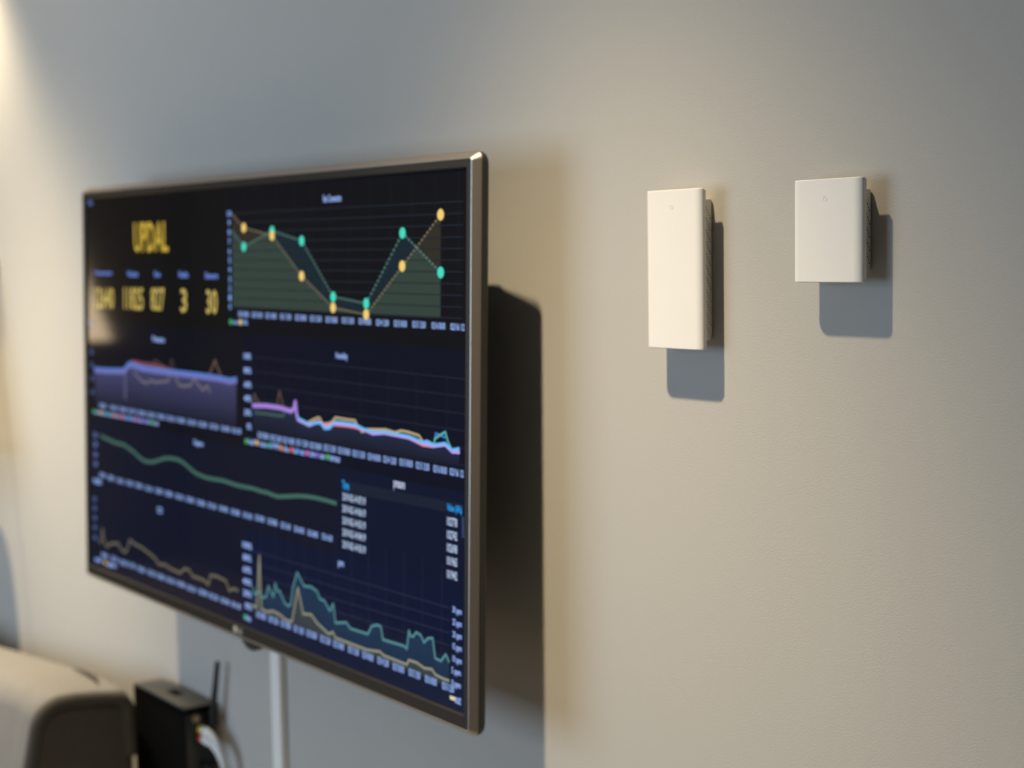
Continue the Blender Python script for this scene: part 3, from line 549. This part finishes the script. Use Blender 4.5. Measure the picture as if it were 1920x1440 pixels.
# --- humidity
p = PX()
u, v, wd = D['h_title']; p.text('Humidity', u, v, wd, .0095, TXT)
for (u, v, wd), t in zip(D['h_y'], ('100%', '80%', '60%', '40%', '20%', '0%')):
    p.text(t, u, v, wd, .0078, TXT); p.line([(D['h_base'][0][0], v), (D['h_base'][1][0] + .01, v)], .0011, (0.010, 0.015, 0.034), 0)
for i in range(8): x = D['h_base'][0][0] + .056*i + .03; p.line([(x, D['h_base'][0][1]), (x, D['h_y'][0][1])], .0010, (0.007, 0.011, 0.027), 0)
p.fill(D['h_main'], D['h_base'], (0.012, 0.020, 0.055), (0.004, 0.0065, 0.018), 1, fade=True)
p.line(D['h_grn'], .0030, (0.05, 0.11, 0.085), 2); p.line(D['h_or1'], .0022, (0.13, 0.08, 0.065), 2); p.line(D['h_or2'], .0022, (0.13, 0.08, 0.065), 2)
p.line(D['h_yel'], .0026, (0.50, 0.38, 0.20), 3); p.line(D['h_red'], .0026, (0.70, 0.22, 0.16), 3)
p.line(D['h_pk1'], .0024, (0.03, 0.22, 0.55), 3); p.line(D['h_pk2'], .0024, (0.12, 0.42, 0.44), 4)
p.line(D['h_main'], .0040, (0.48, 0.34, 0.85), 5); p.line(D['h_cy'], .0028, (0.12, 0.48, 0.90), 6)
p.line(D['h_main'][:8], .0055, (0.36, 0.22, 0.68), 6)
for i, (u, v, wd) in enumerate(D['h_x']): p.text('02/%d %s' % (10 + i//2, '00:00' if i % 2 == 0 else '12:00') if i < 13 else '02/16 12', u, v, wd, .0078, TXT)
for (u, v), c in zip(D['h_dots'], DOTS): p.disc(u, v, .0034, c)
for (u, v, wd), t in zip(D['h_words'], ('hall', 'kitchen', 'garage', 'office', 'lab', 'attic', 'store', 'cellar', 'terrace')): p.text(t, u, v, wd, .0072, TXT)
p.build('humidity_chart', 'bundle of violet, blue and orange lines')
# --- degree trend
p = PX()
u, v, wd = D['e_title']; p.text('Degree', u, v, wd, .0090, TXT)
for (u, v), t in zip(D['e_y'], ('30', '28', '26', '24')): p.text(t, u, v, .014, .0078, (0.15, 0.22, 0.50))
p.line(D['e_line'], .0050, (0.050, 0.130, 0.110), 4)
for i, (u, v, wd) in enumerate(D['e_x']): wd *= .86; p.text('02/%d %s' % (10 + i//3, ('00:00', '08:00', '16:00')[i % 3]), u, v, wd, .0076, TXT)
u, v, wd = D['e_leg']; p.text('mean', u, v, wd, .0070, TXT)
p.build('degree_chart', 'single thick green trend line')
# --- carbon monoxide
p = PX()
u, v, wd = D['f_title']; p.text('CO', u, v, wd, .0090, TXT)
for u, v in D['f_y']: p.text('10', u, v, .012, .0075, LBLD)
p.line(D['f_line'], .0040, (0.125, 0.115, 0.080), 4)
for i, (u, v, wd) in enumerate(D['f_x']): wd *= .86; p.text('02/%d %s' % (10 + i//2, '00:00' if i % 2 == 0 else '12:00'), u, v, wd, .0076, TXT)
for (u, v, wd), t in zip(D['f_leg'], ('air', 'gas')): p.text(t, u, v, wd, .0070, TXT)
p.disc(*D['f_dot'], .0033, YEL)
p.build('gas_chart', 'stepped olive line chart')
# --- table of readings
p = PX()
p.poly(D['g_band'], (0.006, 0.012, 0.030), 2)
p.text('Time', *D['g_head'][0], .0100, (0.02, 0.36, 0.92)); p.text('Value (hPa)', *D['g_head'][1], .0100, (0.02, 0.36, 0.92))
u, v, wd = D['g_title']; p.text('pressure', u, v, wd, .0105, (0.60, 0.68, 0.90))
for i, (u, v, wd) in enumerate(D['g_left']): p.text('2019-02-14 0%d:19' % (7 - i), u, v, wd, .0088, (0.50, 0.62, 0.85))
for (u, v, wd), t in zip(D['g_right'], ('102778', '102742', '102698', '101965', '101942')): p.text(t, u, v, wd, .0092, (0.50, 0.62, 0.85))
p.line(D['g_bar'], .0040, (0.030, 0.050, 0.13), 3)
p.build('readings_table', 'table of times and pressure readings under a blue header')
# --- particles
p = PX()
u, v, wd = D['p_title']; p.text('pm', u, v, wd, .0085, TXT)
for gl in D['p_gl']: p.line(gl, .0011, (0.020, 0.024, 0.055), 0)
(a, c), (e, f) = D['p_base']
for i in range(12): x = a + (e - a)*(i + .6)/12; p.line([(x, c + (f - c)*(i + .6)/12), (x, c + .125)], .0010, (0.012, 0.018, 0.045), 0)
p.fill(D['p_teal'], D['p_base'], (0.008, 0.032, 0.075), (0.006, 0.020, 0.052), 1)
p.fill(D['p_ol'], D['p_base'], (0.040, 0.056, 0.062), (0.026, 0.034, 0.046), 2)
p.line(D['p_ol'], .0028, (0.27, 0.27, 0.19), 4); p.line(D['p_teal'], .0028, (0.085, 0.24, 0.26), 5)
for (u, v, wd), t in zip(D['p_yl'], ('100%', '80%', '60%', '40%', '20%', '0%')): p.text(t, u, v, wd, .0082, TXT)
for (u, v, wd), t in zip(D['p_yr'], ('30 ppm', '25 ppm', '20 ppm', '15 ppm', '10 ppm', '5 ppm', '0 ppm')): p.text(t, u, v, wd, .0088, TXT)
for i, (u, v, wd) in enumerate(D['p_x']): wd *= .86; p.text('02/%d %s' % (10 + i//2, '00:00' if i % 2 == 0 else '12:00') if i < 13 else '02/16 12:00', u, v, wd, .0082, TXT)
g = D['p_leg']; p.disc(*g[0], .0036, (0.06, 0.42, 0.22)); p.text('in', *g[1], .0075, TXT); p.line([(g[2][0] - .004, g[2][1]), (g[2][0] + .004, g[2][1])], .0040, (0.75, 0.68, 0.38)); p.text('out', *g[3], .0085, TXT)
p.build('particle_chart', 'stepped teal and olive area chart')

# maker's mark on the lower bezel: a disc followed by two letters
def raised_text(bld, s, u, v, height, y0, th, mi=0):
    vs, fs, tw, h_ = text_mesh(s); k = height/h_
    bld.add([(u + a*k, y0 - th, v + c*k) for a, c in vs], fs, mi)
b = MB(); u, v = D['logo']; zc = -HH/2 - .0076
b.cyl((u, -.0012, zc), (u, -.0020, zc), .0046, n=28)
raised_text(b, 'LG', D['logo2'][0] + .0010, zc, .0066, -.0012, .0006)
lg = b.build('maker_mark', M_LOGO, tv); lg['label'] = 'small silver LG disc and letters'
b = MB()
n = 20
b.loops([[(u + r*cos(radians(90 + 260*i/n)), y, zc + r*sin(radians(90 + 260*i/n))) for i in range(n + 1)] for r, y in ((.0036, -.00205), (.0030, -.00205))], cap0=False, cap1=False, closed=False, smooth=False)
b.box((u - .0004, -.0022, zc - .0015), (u + .0003, -.0020, zc + .0018)); b.box((u - .0004, -.0022, zc - .0019), (u + .0016, -.0020, zc - .0013)); b.cyl((u - .0017, -.0020, zc + .0014), (u - .0017, -.0022, zc + .0014), .0005, n=10)
b.build('mark_lines', M_BRONZE_D, lg)

# ------------------------------------------------------------------ white wall boxes
def wall_box(label, xl, z0, z1, rows, bu, slit):
    w_, R, RY, kd, d0, d1 = 0.0738, 0.0080, 0.0044, 0.0237, 0.0162, 0.0191
    t = thing('wall_sensor', label, 'sensor', (xl, 0, z0 + ZO), 'white boxes on the wall')
    h = z1 - z0
    # cover: rounded sides, flat face, extruded upwards
    def outline(z, ins=0.0, n=12):
        pts = [(0 + ins, -d1), ]
        for i in range(n + 1):
            a = radians(180 + 90*i/n); pts.append((R + (R - ins)*cos(a), -(kd - RY) + (RY - ins)*sin(a)))
        for i in range(n + 1):
            a = radians(270 + 90*i/n); pts.append((w_ - R + (R - ins)*cos(a), -(kd - RY) + (RY - ins)*sin(a)))
        pts.append((w_ - ins, -d1))
        return [(x, y, z) for x, y in pts]
    e = .0007
    b = MB(); b.loops([outline(0, e), outline(e*.3, e*.3), outline(e), outline(h - e), outline(h - e*.3, e*.3), outline(h, e)])
    cov = b.build('cover', M_WHITE, t)
    # ring groove of the button, cut into the flat front
    bx, bz = bu; nn = 32; me = cov.data
    q = bmesh.new(); q.from_mesh(me)
    front = max((f for f in q.faces if abs(f.normal.y) > .999 and f.calc_center_median().y < -kd + .0003), key=lambda f: f.calc_area())
    rim = list(front.edges); q.faces.remove(front)
    rg = [[q.verts.new((bx + r*cos(2*pi*k/nn), y, bz + r*sin(2*pi*k/nn))) for k in range(nn)]
          for r, y in ((.00205, -kd), (.00200, -kd + .00022), (.00165, -kd + .00022), (.00160, -kd))]
    for a_, b_ in zip(rg, rg[1:]):
        for k in range(nn): q.faces.new((a_[k], a_[(k + 1) % nn], b_[(k + 1) % nn], b_[k]))
    q.faces.new(rg[-1])
    hole = [q.edges.get((rg[0][k], rg[0][(k + 1) % nn])) for k in range(nn)]
    bmesh.ops.triangle_fill(q, edges=rim + hole, use_beauty=True, normal=(0, -1, 0))
    bmesh.ops.recalc_face_normals(q, faces=q.faces)
    for f in q.faces: f.smooth = abs(f.normal.y) < .9999 and f.calc_area() > 2e-5
    q.to_mesh(me); q.free()
    # inner tray behind the seam, closed by the lip of the cover below
    b = MB(); b.box((.0006, -d1 - .0002, .0028), (w_ - .0005, -d0, h - .0012)); b.build('tray', M_WHITE, t, bevel=.0006)
    b = MB(); b.box((.0002, -d1 - .0004, .0002), (w_ - .0002, -d0, .0022)); b.build('bottom_lip', M_WHITE, t, bevel=.0006)
    ins = .0082
    b = MB(); rr = .0035
    def bk(y, g, r):
        return [(x, y, z) for x, _, z in rrect(ins + g, w_ - ins - g, .0082 + g, h - .0088 - g, r, 0, 5)]
    b.loops([bk(-d0 - .0006, 0, .0015), bk(-.0032, 0, .0015), bk(-.0014, .0005, .0022), bk(-.0004, .0017, .003), bk(0, .0030, .003)])
    bkt = b.build('base', M_WHITE2, t)
    # vents: grey plugs coloured as the shade inside sloping rows of small slots
    b = MB()
    for sx in (0, 1):
        xf = (w_ - ins) if sx else ins
        xa, xb = (xf - .0006, xf + .00012) if sx else (xf - .00012, xf + .0006)
        for k in range(rows):
            zt = h - .0170 - k*.0107
            for j in range(7):
                y = -.0115 + .0013*j; z = zt + .0060 - .0026*j
                b.box((xa, y - .00042, z - .00085), (xb, y + .00042, z + .00085))
        for k in range(rows, rows + slit):
            zt = h - .0170 - k*.0107
            for j in range(7):
                y = -.0115 + .0013*j; z = zt + .0060 - .0026*j
                b.box((xa, y - .00066, z - .0011), (xb, y + .00066, z + .0002), 1)
    s_ = b.build('vent_slots', [M_SLOT, M_SLIT], bkt); s_['kind'] = 'stuff'
    return t
M_SLIT = mat('fine_slit_grey', (0.42, 0.38, 0.33), 0.8, spec=0.2)
wall_box('taller white wall box with ring button, nearer the television', -1.0825, -0.0863, 0.0592, 7, (0.0360, 0.1294), 4)
wall_box('shorter squarish white wall box, farther from the television', -0.8989, -0.0248, 0.0600, 5, (0.0360, 0.0682), 0)

# ------------------------------------------------------------------ cable duct down the wall
b = MB(); b.box((-1.8735, -.0105, .60), (-1.8475, 0, 1.42)); o = b.build('cable_duct', M_DUCT, bevel=.0018)
tag(o, 'white plastic cable duct running down from the television', 'cable duct')

# ------------------------------------------------------------------ small computer standing on edge
px0, px1, py0, py1, pz0, pz1 = -2.236, -2.054, -.0560, -.0080, .555, -.647 + ZO
pc = thing('mini_computer', 'slim black computer box standing upright with antenna, under the television', 'computer', (px0, py0, pz0))
L_, T_, H_ = px1 - px0, py1 - py0, pz1 - pz0
b = MB(); b.box((0, 0, .006), (L_, T_, H_ - .003)); b.build('case', M_BLACK_M, pc, bevel=.0015)
b = MB(); b.box((.0004, .0006, H_ - .0032), (L_ - .0004, T_ - .0004, H_)); lid = b.build('top_panel', M_LID, pc, bevel=.0008)
b = MB(); b.box((L_*.42, T_*.42, H_ - .0004), (L_*.60, T_*.72, H_ + .0006)); b.build('badge', M_BLACK_M, lid, bevel=.0003)
for x in (.012, L_ - .028):
    b = MB(); b.box((x, .004, 0), (x + .016, T_ - .004, .0065)); b.build('foot', M_RUBBER, pc, bevel=.001)
b = MB(); b.box((L_ - .0005, .0022, .012), (L_ + .0012, T_ - .0022, H_ - .010)); bp_ = b.build('port_panel', M_BLACK, pc, bevel=.0006)
b = MB(); b.cyl((L_ + .001, .015, H_ - .016), (L_ + .009, .015, H_ - .016), .0045, n=16); b.cyl((L_ + .001, .015, H_ - .016), (L_ + .003, .015, H_ - .016), .0062, n=6); b.build('antenna_socket', M_GOLD, pc)
ax, ay, az = L_ + .004, .0395, H_ - .020
b = MB(); b.cyl((L_ + .0008, ay, az), (ax + .012, ay, az), .0055, n=18); b.cyl((ax + .010, ay, az - .008), (ax + .010, ay, az + .014), .0058, n=18)
an = b.build('antenna', M_RUBBER, pc)
b = MB(); b.tube([(ax + .010, ay, az + .010), (ax + .013, ay, az + .030), (ax + .026, ay + .001, az + .088), (ax + .0265, ay + .001, az + .0895)], [.0050, .0046, .0038, .0020], n=16)
b.build('rod', M_RUBBER, an)

# white twin cable with yellow and red plugs
cb = thing('white_audio_cable', 'white cable with yellow and red plugs in the back of the black computer', 'cable', (px1 + .0004, py0, pz0))
pz_y, pz_r = H_ - .034, H_ - .047
for nm, z, m in (('yellow_plug', pz_y, M_YEL), ('red_plug', pz_r, M_RED)):
    b = MB(); b.cyl((.0014, .0245, z), (.0110, .0245, z), .0062, n=18); pl = b.build(nm, m, cb)
    b = MB(); b.tube([(.0105, .0245, z), (.015, .0245, z), (.026, .026, z - .002), (.034, .028, z - .005)], [.0058, .0066, .0058, .0042], n=14); b.build('plug_sleeve', M_CABLE, pl)
for z, dy in ((pz_y, .0), (pz_r, .004)):
    pts = bez((.031, .027, z - .004), (.050, .029, z - .012), (.058, .031 + dy, z - .03), (.068, .033 + dy, z - .075), 14) + bez((.068, .033 + dy, z - .075), (.078, .034 + dy, .05), (.080, .036 + dy, .010), (.11, .038 + dy, .0052), 10)[1:]
    b = MB(); b.tube(pts, .0046, n=12); b.build('lead', M_CABLE, cb)
# dark plugs and leads lower on the port panel
kb = thing('black_power_cable', 'thin dark cable hanging from the lower ports of the computer', 'cable', (px1, py0, pz0))
b = MB(); b.box((.0016, .024, H_ - .096), (.022, .038, H_ - .086)); b.build('plug', M_RUBBER, kb, bevel=.002)
b = MB(); b.tube(bez((.020, .031, H_ - .091), (.036, .032, H_ - .094), (.030, .034, H_ - .13), (.036, .035, .004), 14), .0026, n=10); b.build('lead', M_RUBBER, kb)
gb = thing('grey_network_cable', 'thin grey brown cable dangling beside the white plug cable', 'cable', (px1, py0, pz0))
b = MB(); b.box((.0012, .010, H_ - .104), (.016, .020, H_ - .094)); b.build('plug', M_LID, gb, bevel=.0015)
b = MB(); b.tube(bez((.014, .015, H_ - .099), (.024, .015, H_ - .102), (.022, .014, H_ - .135), (.034, .013, .003), 12), .0022, n=10); b.build('lead', mat('grey_brown_cable', (.16, .14, .12), .5), gb)

# shelf that carries the computer, below the frame
ct = thing('wall_shelf', 'narrow white wall shelf carrying the black computer', 'shelf', (-2.26, 0, .525))
b = MB(); b.box((0, -.066, 0), (.80, 0, .030)); b.build('board', M_TABLE, ct, bevel=.002)
for x in (.10, .66):
    b = MB(); b.box((x, -.010, -.10), (x + .02, 0, -.0002)); b.box((x, -.060, -.012), (x + .02, -.010, -.0002)); b.build('bracket', M_TABLE, ct, bevel=.001)

# ------------------------------------------------------------------ sofa
sf = thing('sofa', 'grey upholstered sofa with dark end panel along the wall', 'sofa', (-2.198, -.015, 0))
def sofa_prof(k, dz=0.0, inset=0.0):
    """outline of the backrest seen from its end (y, z), clockwise from the lower back"""
    zt = -.636 + ZO + dz
    pts = []
    pts += [(-.058, .30), (-.056, zt - .10), (-.058, zt - .035)]
    for i in range(7): a = radians(0 + 90*i/6); pts.append((-.083 + .025*cos(a), zt - .030 + .025*sin(a)))
    pts += [(-.115, zt + .000), (-.150, zt + .004)]
    for i in range(9): a = radians(90 + 75*i/8); pts.append((-.172 + .045*cos(a), zt - .041 + .045*sin(a)))
    pts += [(-.235, zt - .12), (-.262, zt - .22), (-.285, zt - .36), (-.30, .30)]
    c = (-.165, .75)
    return [(c[0] + (y - c[0])*(1 - inset), c[1] + (z - c[1])*(1 - inset*.4)) for y, z in pts]
b = MB(); rings = []
xs_ = [(-.0, .09), (-.004, .04), (-.012, .012), (-.026, 0), (-.05, .004), (-.058, .022), (-.064, .022), (-.075, .0), (-.20, -.012), (-.45, -.012), (-.70, 0), (-1.0, 0), (-1.6, 0), (-1.95, 0), (-1.97, .03)]
for x, ins in xs_:
    dz = -.055*min(1.0, max(0.0, (-x - .10)/.6)) if x < -.1 else 0
    rings.append([(x, y, z) for y, z in sofa_prof(0, dz, ins)])
b.loops(rings); b.build('backrest', M_SOFA, sf)
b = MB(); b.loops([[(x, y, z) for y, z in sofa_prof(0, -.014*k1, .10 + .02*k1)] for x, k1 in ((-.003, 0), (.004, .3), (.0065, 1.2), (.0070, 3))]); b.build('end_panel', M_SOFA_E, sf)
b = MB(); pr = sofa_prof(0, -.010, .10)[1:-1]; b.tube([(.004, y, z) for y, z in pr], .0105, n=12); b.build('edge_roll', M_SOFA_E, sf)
b = MB(); zt = -.636 + ZO
b.tube([(-.030, -.100, zt + .000), (-.06, -.092, zt + .0005), (-.11, -.088, zt - .001), (-.17, -.086, zt - .006)], [.001, .0035, .0030, .001], n=8); b.build('seam', M_SOFA_E, sf)  # dark tube put in as the shadow of the crease on top
b = MB(); b.box((-1.96, -.86, .14), (-.02, -.07, .30)); b.build('base_frame', M_SOFA, sf, bevel=.02, seg=3)
for k in range(2):
    b = MB(); x = -.17 - .82*k; b.box((x - .80, -.85, .30), (x, -.30, .45)); b.build('seat_cushion', M_SOFA, sf, bevel=.04, seg=4)
for x in (-1.97, -.17):
    b = MB(); b.box((x, -.84, .28), (x + .155, -.31, .58)); b.build('armrest', M_SOFA, sf, bevel=.04, seg=4)
for x in (-1.88, -.12):
    for y in (-.80, -.14):
        b = MB(); b.cyl((x, y, .142), (x, y, 0), .024, .016); b.build('leg', M_WOODLEG, sf)

# ------------------------------------------------------------------ lamps added beyond the left edge of the frame
SC = thing('wall_sconce', 'wall lamp with a linen cone shade above the sofa', 'lamp', SHADOW_CONE)  # unseen unlit cone, added to cast the shadow wedge above the sofa
b = MB(); n = 40
b.loops([[(r*cos(2*pi*k/n), r*sin(2*pi*k/n), z) for k in range(n)] for r, z in ((.041, .33), (SC_R, 0.0), (SC_R - .002, 0.0), (.039, .33))], cap0=False, cap1=False); b.build('shade', M_SHADE2, SC)
b = MB(); b.cyl((0, 0, .34), (0, 0, .23), .012); b.tube([(0, 0, .332), (0, .03, .355), (0, -SHADOW_CONE[1] - .012, .355)], .007); b.cyl((0, -SHADOW_CONE[1] - .014, .355), (0, -SHADOW_CONE[1], .355), .04, n=28); b.tube([(-.039, 0, .325), (0, 0, .332), (.039, 0, .325)], .003); b.build('arm', M_BRASS, SC)

ws = thing('ceiling_spot', 'small white ceiling spot close to the wall above the sofa', 'lamp', (SPOTC[0], SPOTC[1], SPOTC[2]))
b = MB(); n = 28
b.loops([[(r*cos(2*pi*k/n), r*sin(2*pi*k/n), z) for k in range(n)] for r, z in ((.038, .012), (.032, .06), (.012, .078), (.011, .072), (.030, .055), (.036, .012))], cap0=False, cap1=False); b.build('reflector', M_FRAME, ws)
b = MB(); b.cyl((0, 0, .07), (0, 0, H - SPOTC[2] - .004), .008); b.cyl((0, 0, H - SPOTC[2] - .012), (0, 0, H - SPOTC[2]), .045, n=28); b.build('stem', M_FRAME, ws)

FL = thing('floor_lamp', 'floor lamp with glowing cone shade at the far end of the room', 'lamp', (FLX, FLY, 0))
b = MB(); b.loops([[(r*cos(2*pi*k/n), r*sin(2*pi*k/n), z) for k in range(n)] for r, z in ((.197, FLZ + .50), (.40, FLZ), (.397, FLZ), (.195, FLZ + .50))], cap0=False, cap1=False); b.build('lamp_shade', M_SHADE, FL)
b = MB(); b.cyl((0, 0, .02), (0, 0, FLZ + .16), .012); b.tube([(-.196, 0, FLZ + .49), (0, 0, FLZ + .40), (.196, 0, FLZ + .49)], .003); b.cyl((0, 0, FLZ + .16), (0, 0, FLZ + .40), .004); b.build('pole', M_BRASS, FL)
b = MB(); b.cyl((0, 0, 0), (0, 0, .022), .15, .14, n=36); b.build('base', M_BRASS, FL)
b = MB(); b.tube([(0, 0, FLZ + .15), (0, 0, FLZ + .19), (0, 0, FLZ + .23), (0, 0, FLZ + .25)], [.014, .03, .028, .008], n=18); b.build('bulb', M_LENS, FL)
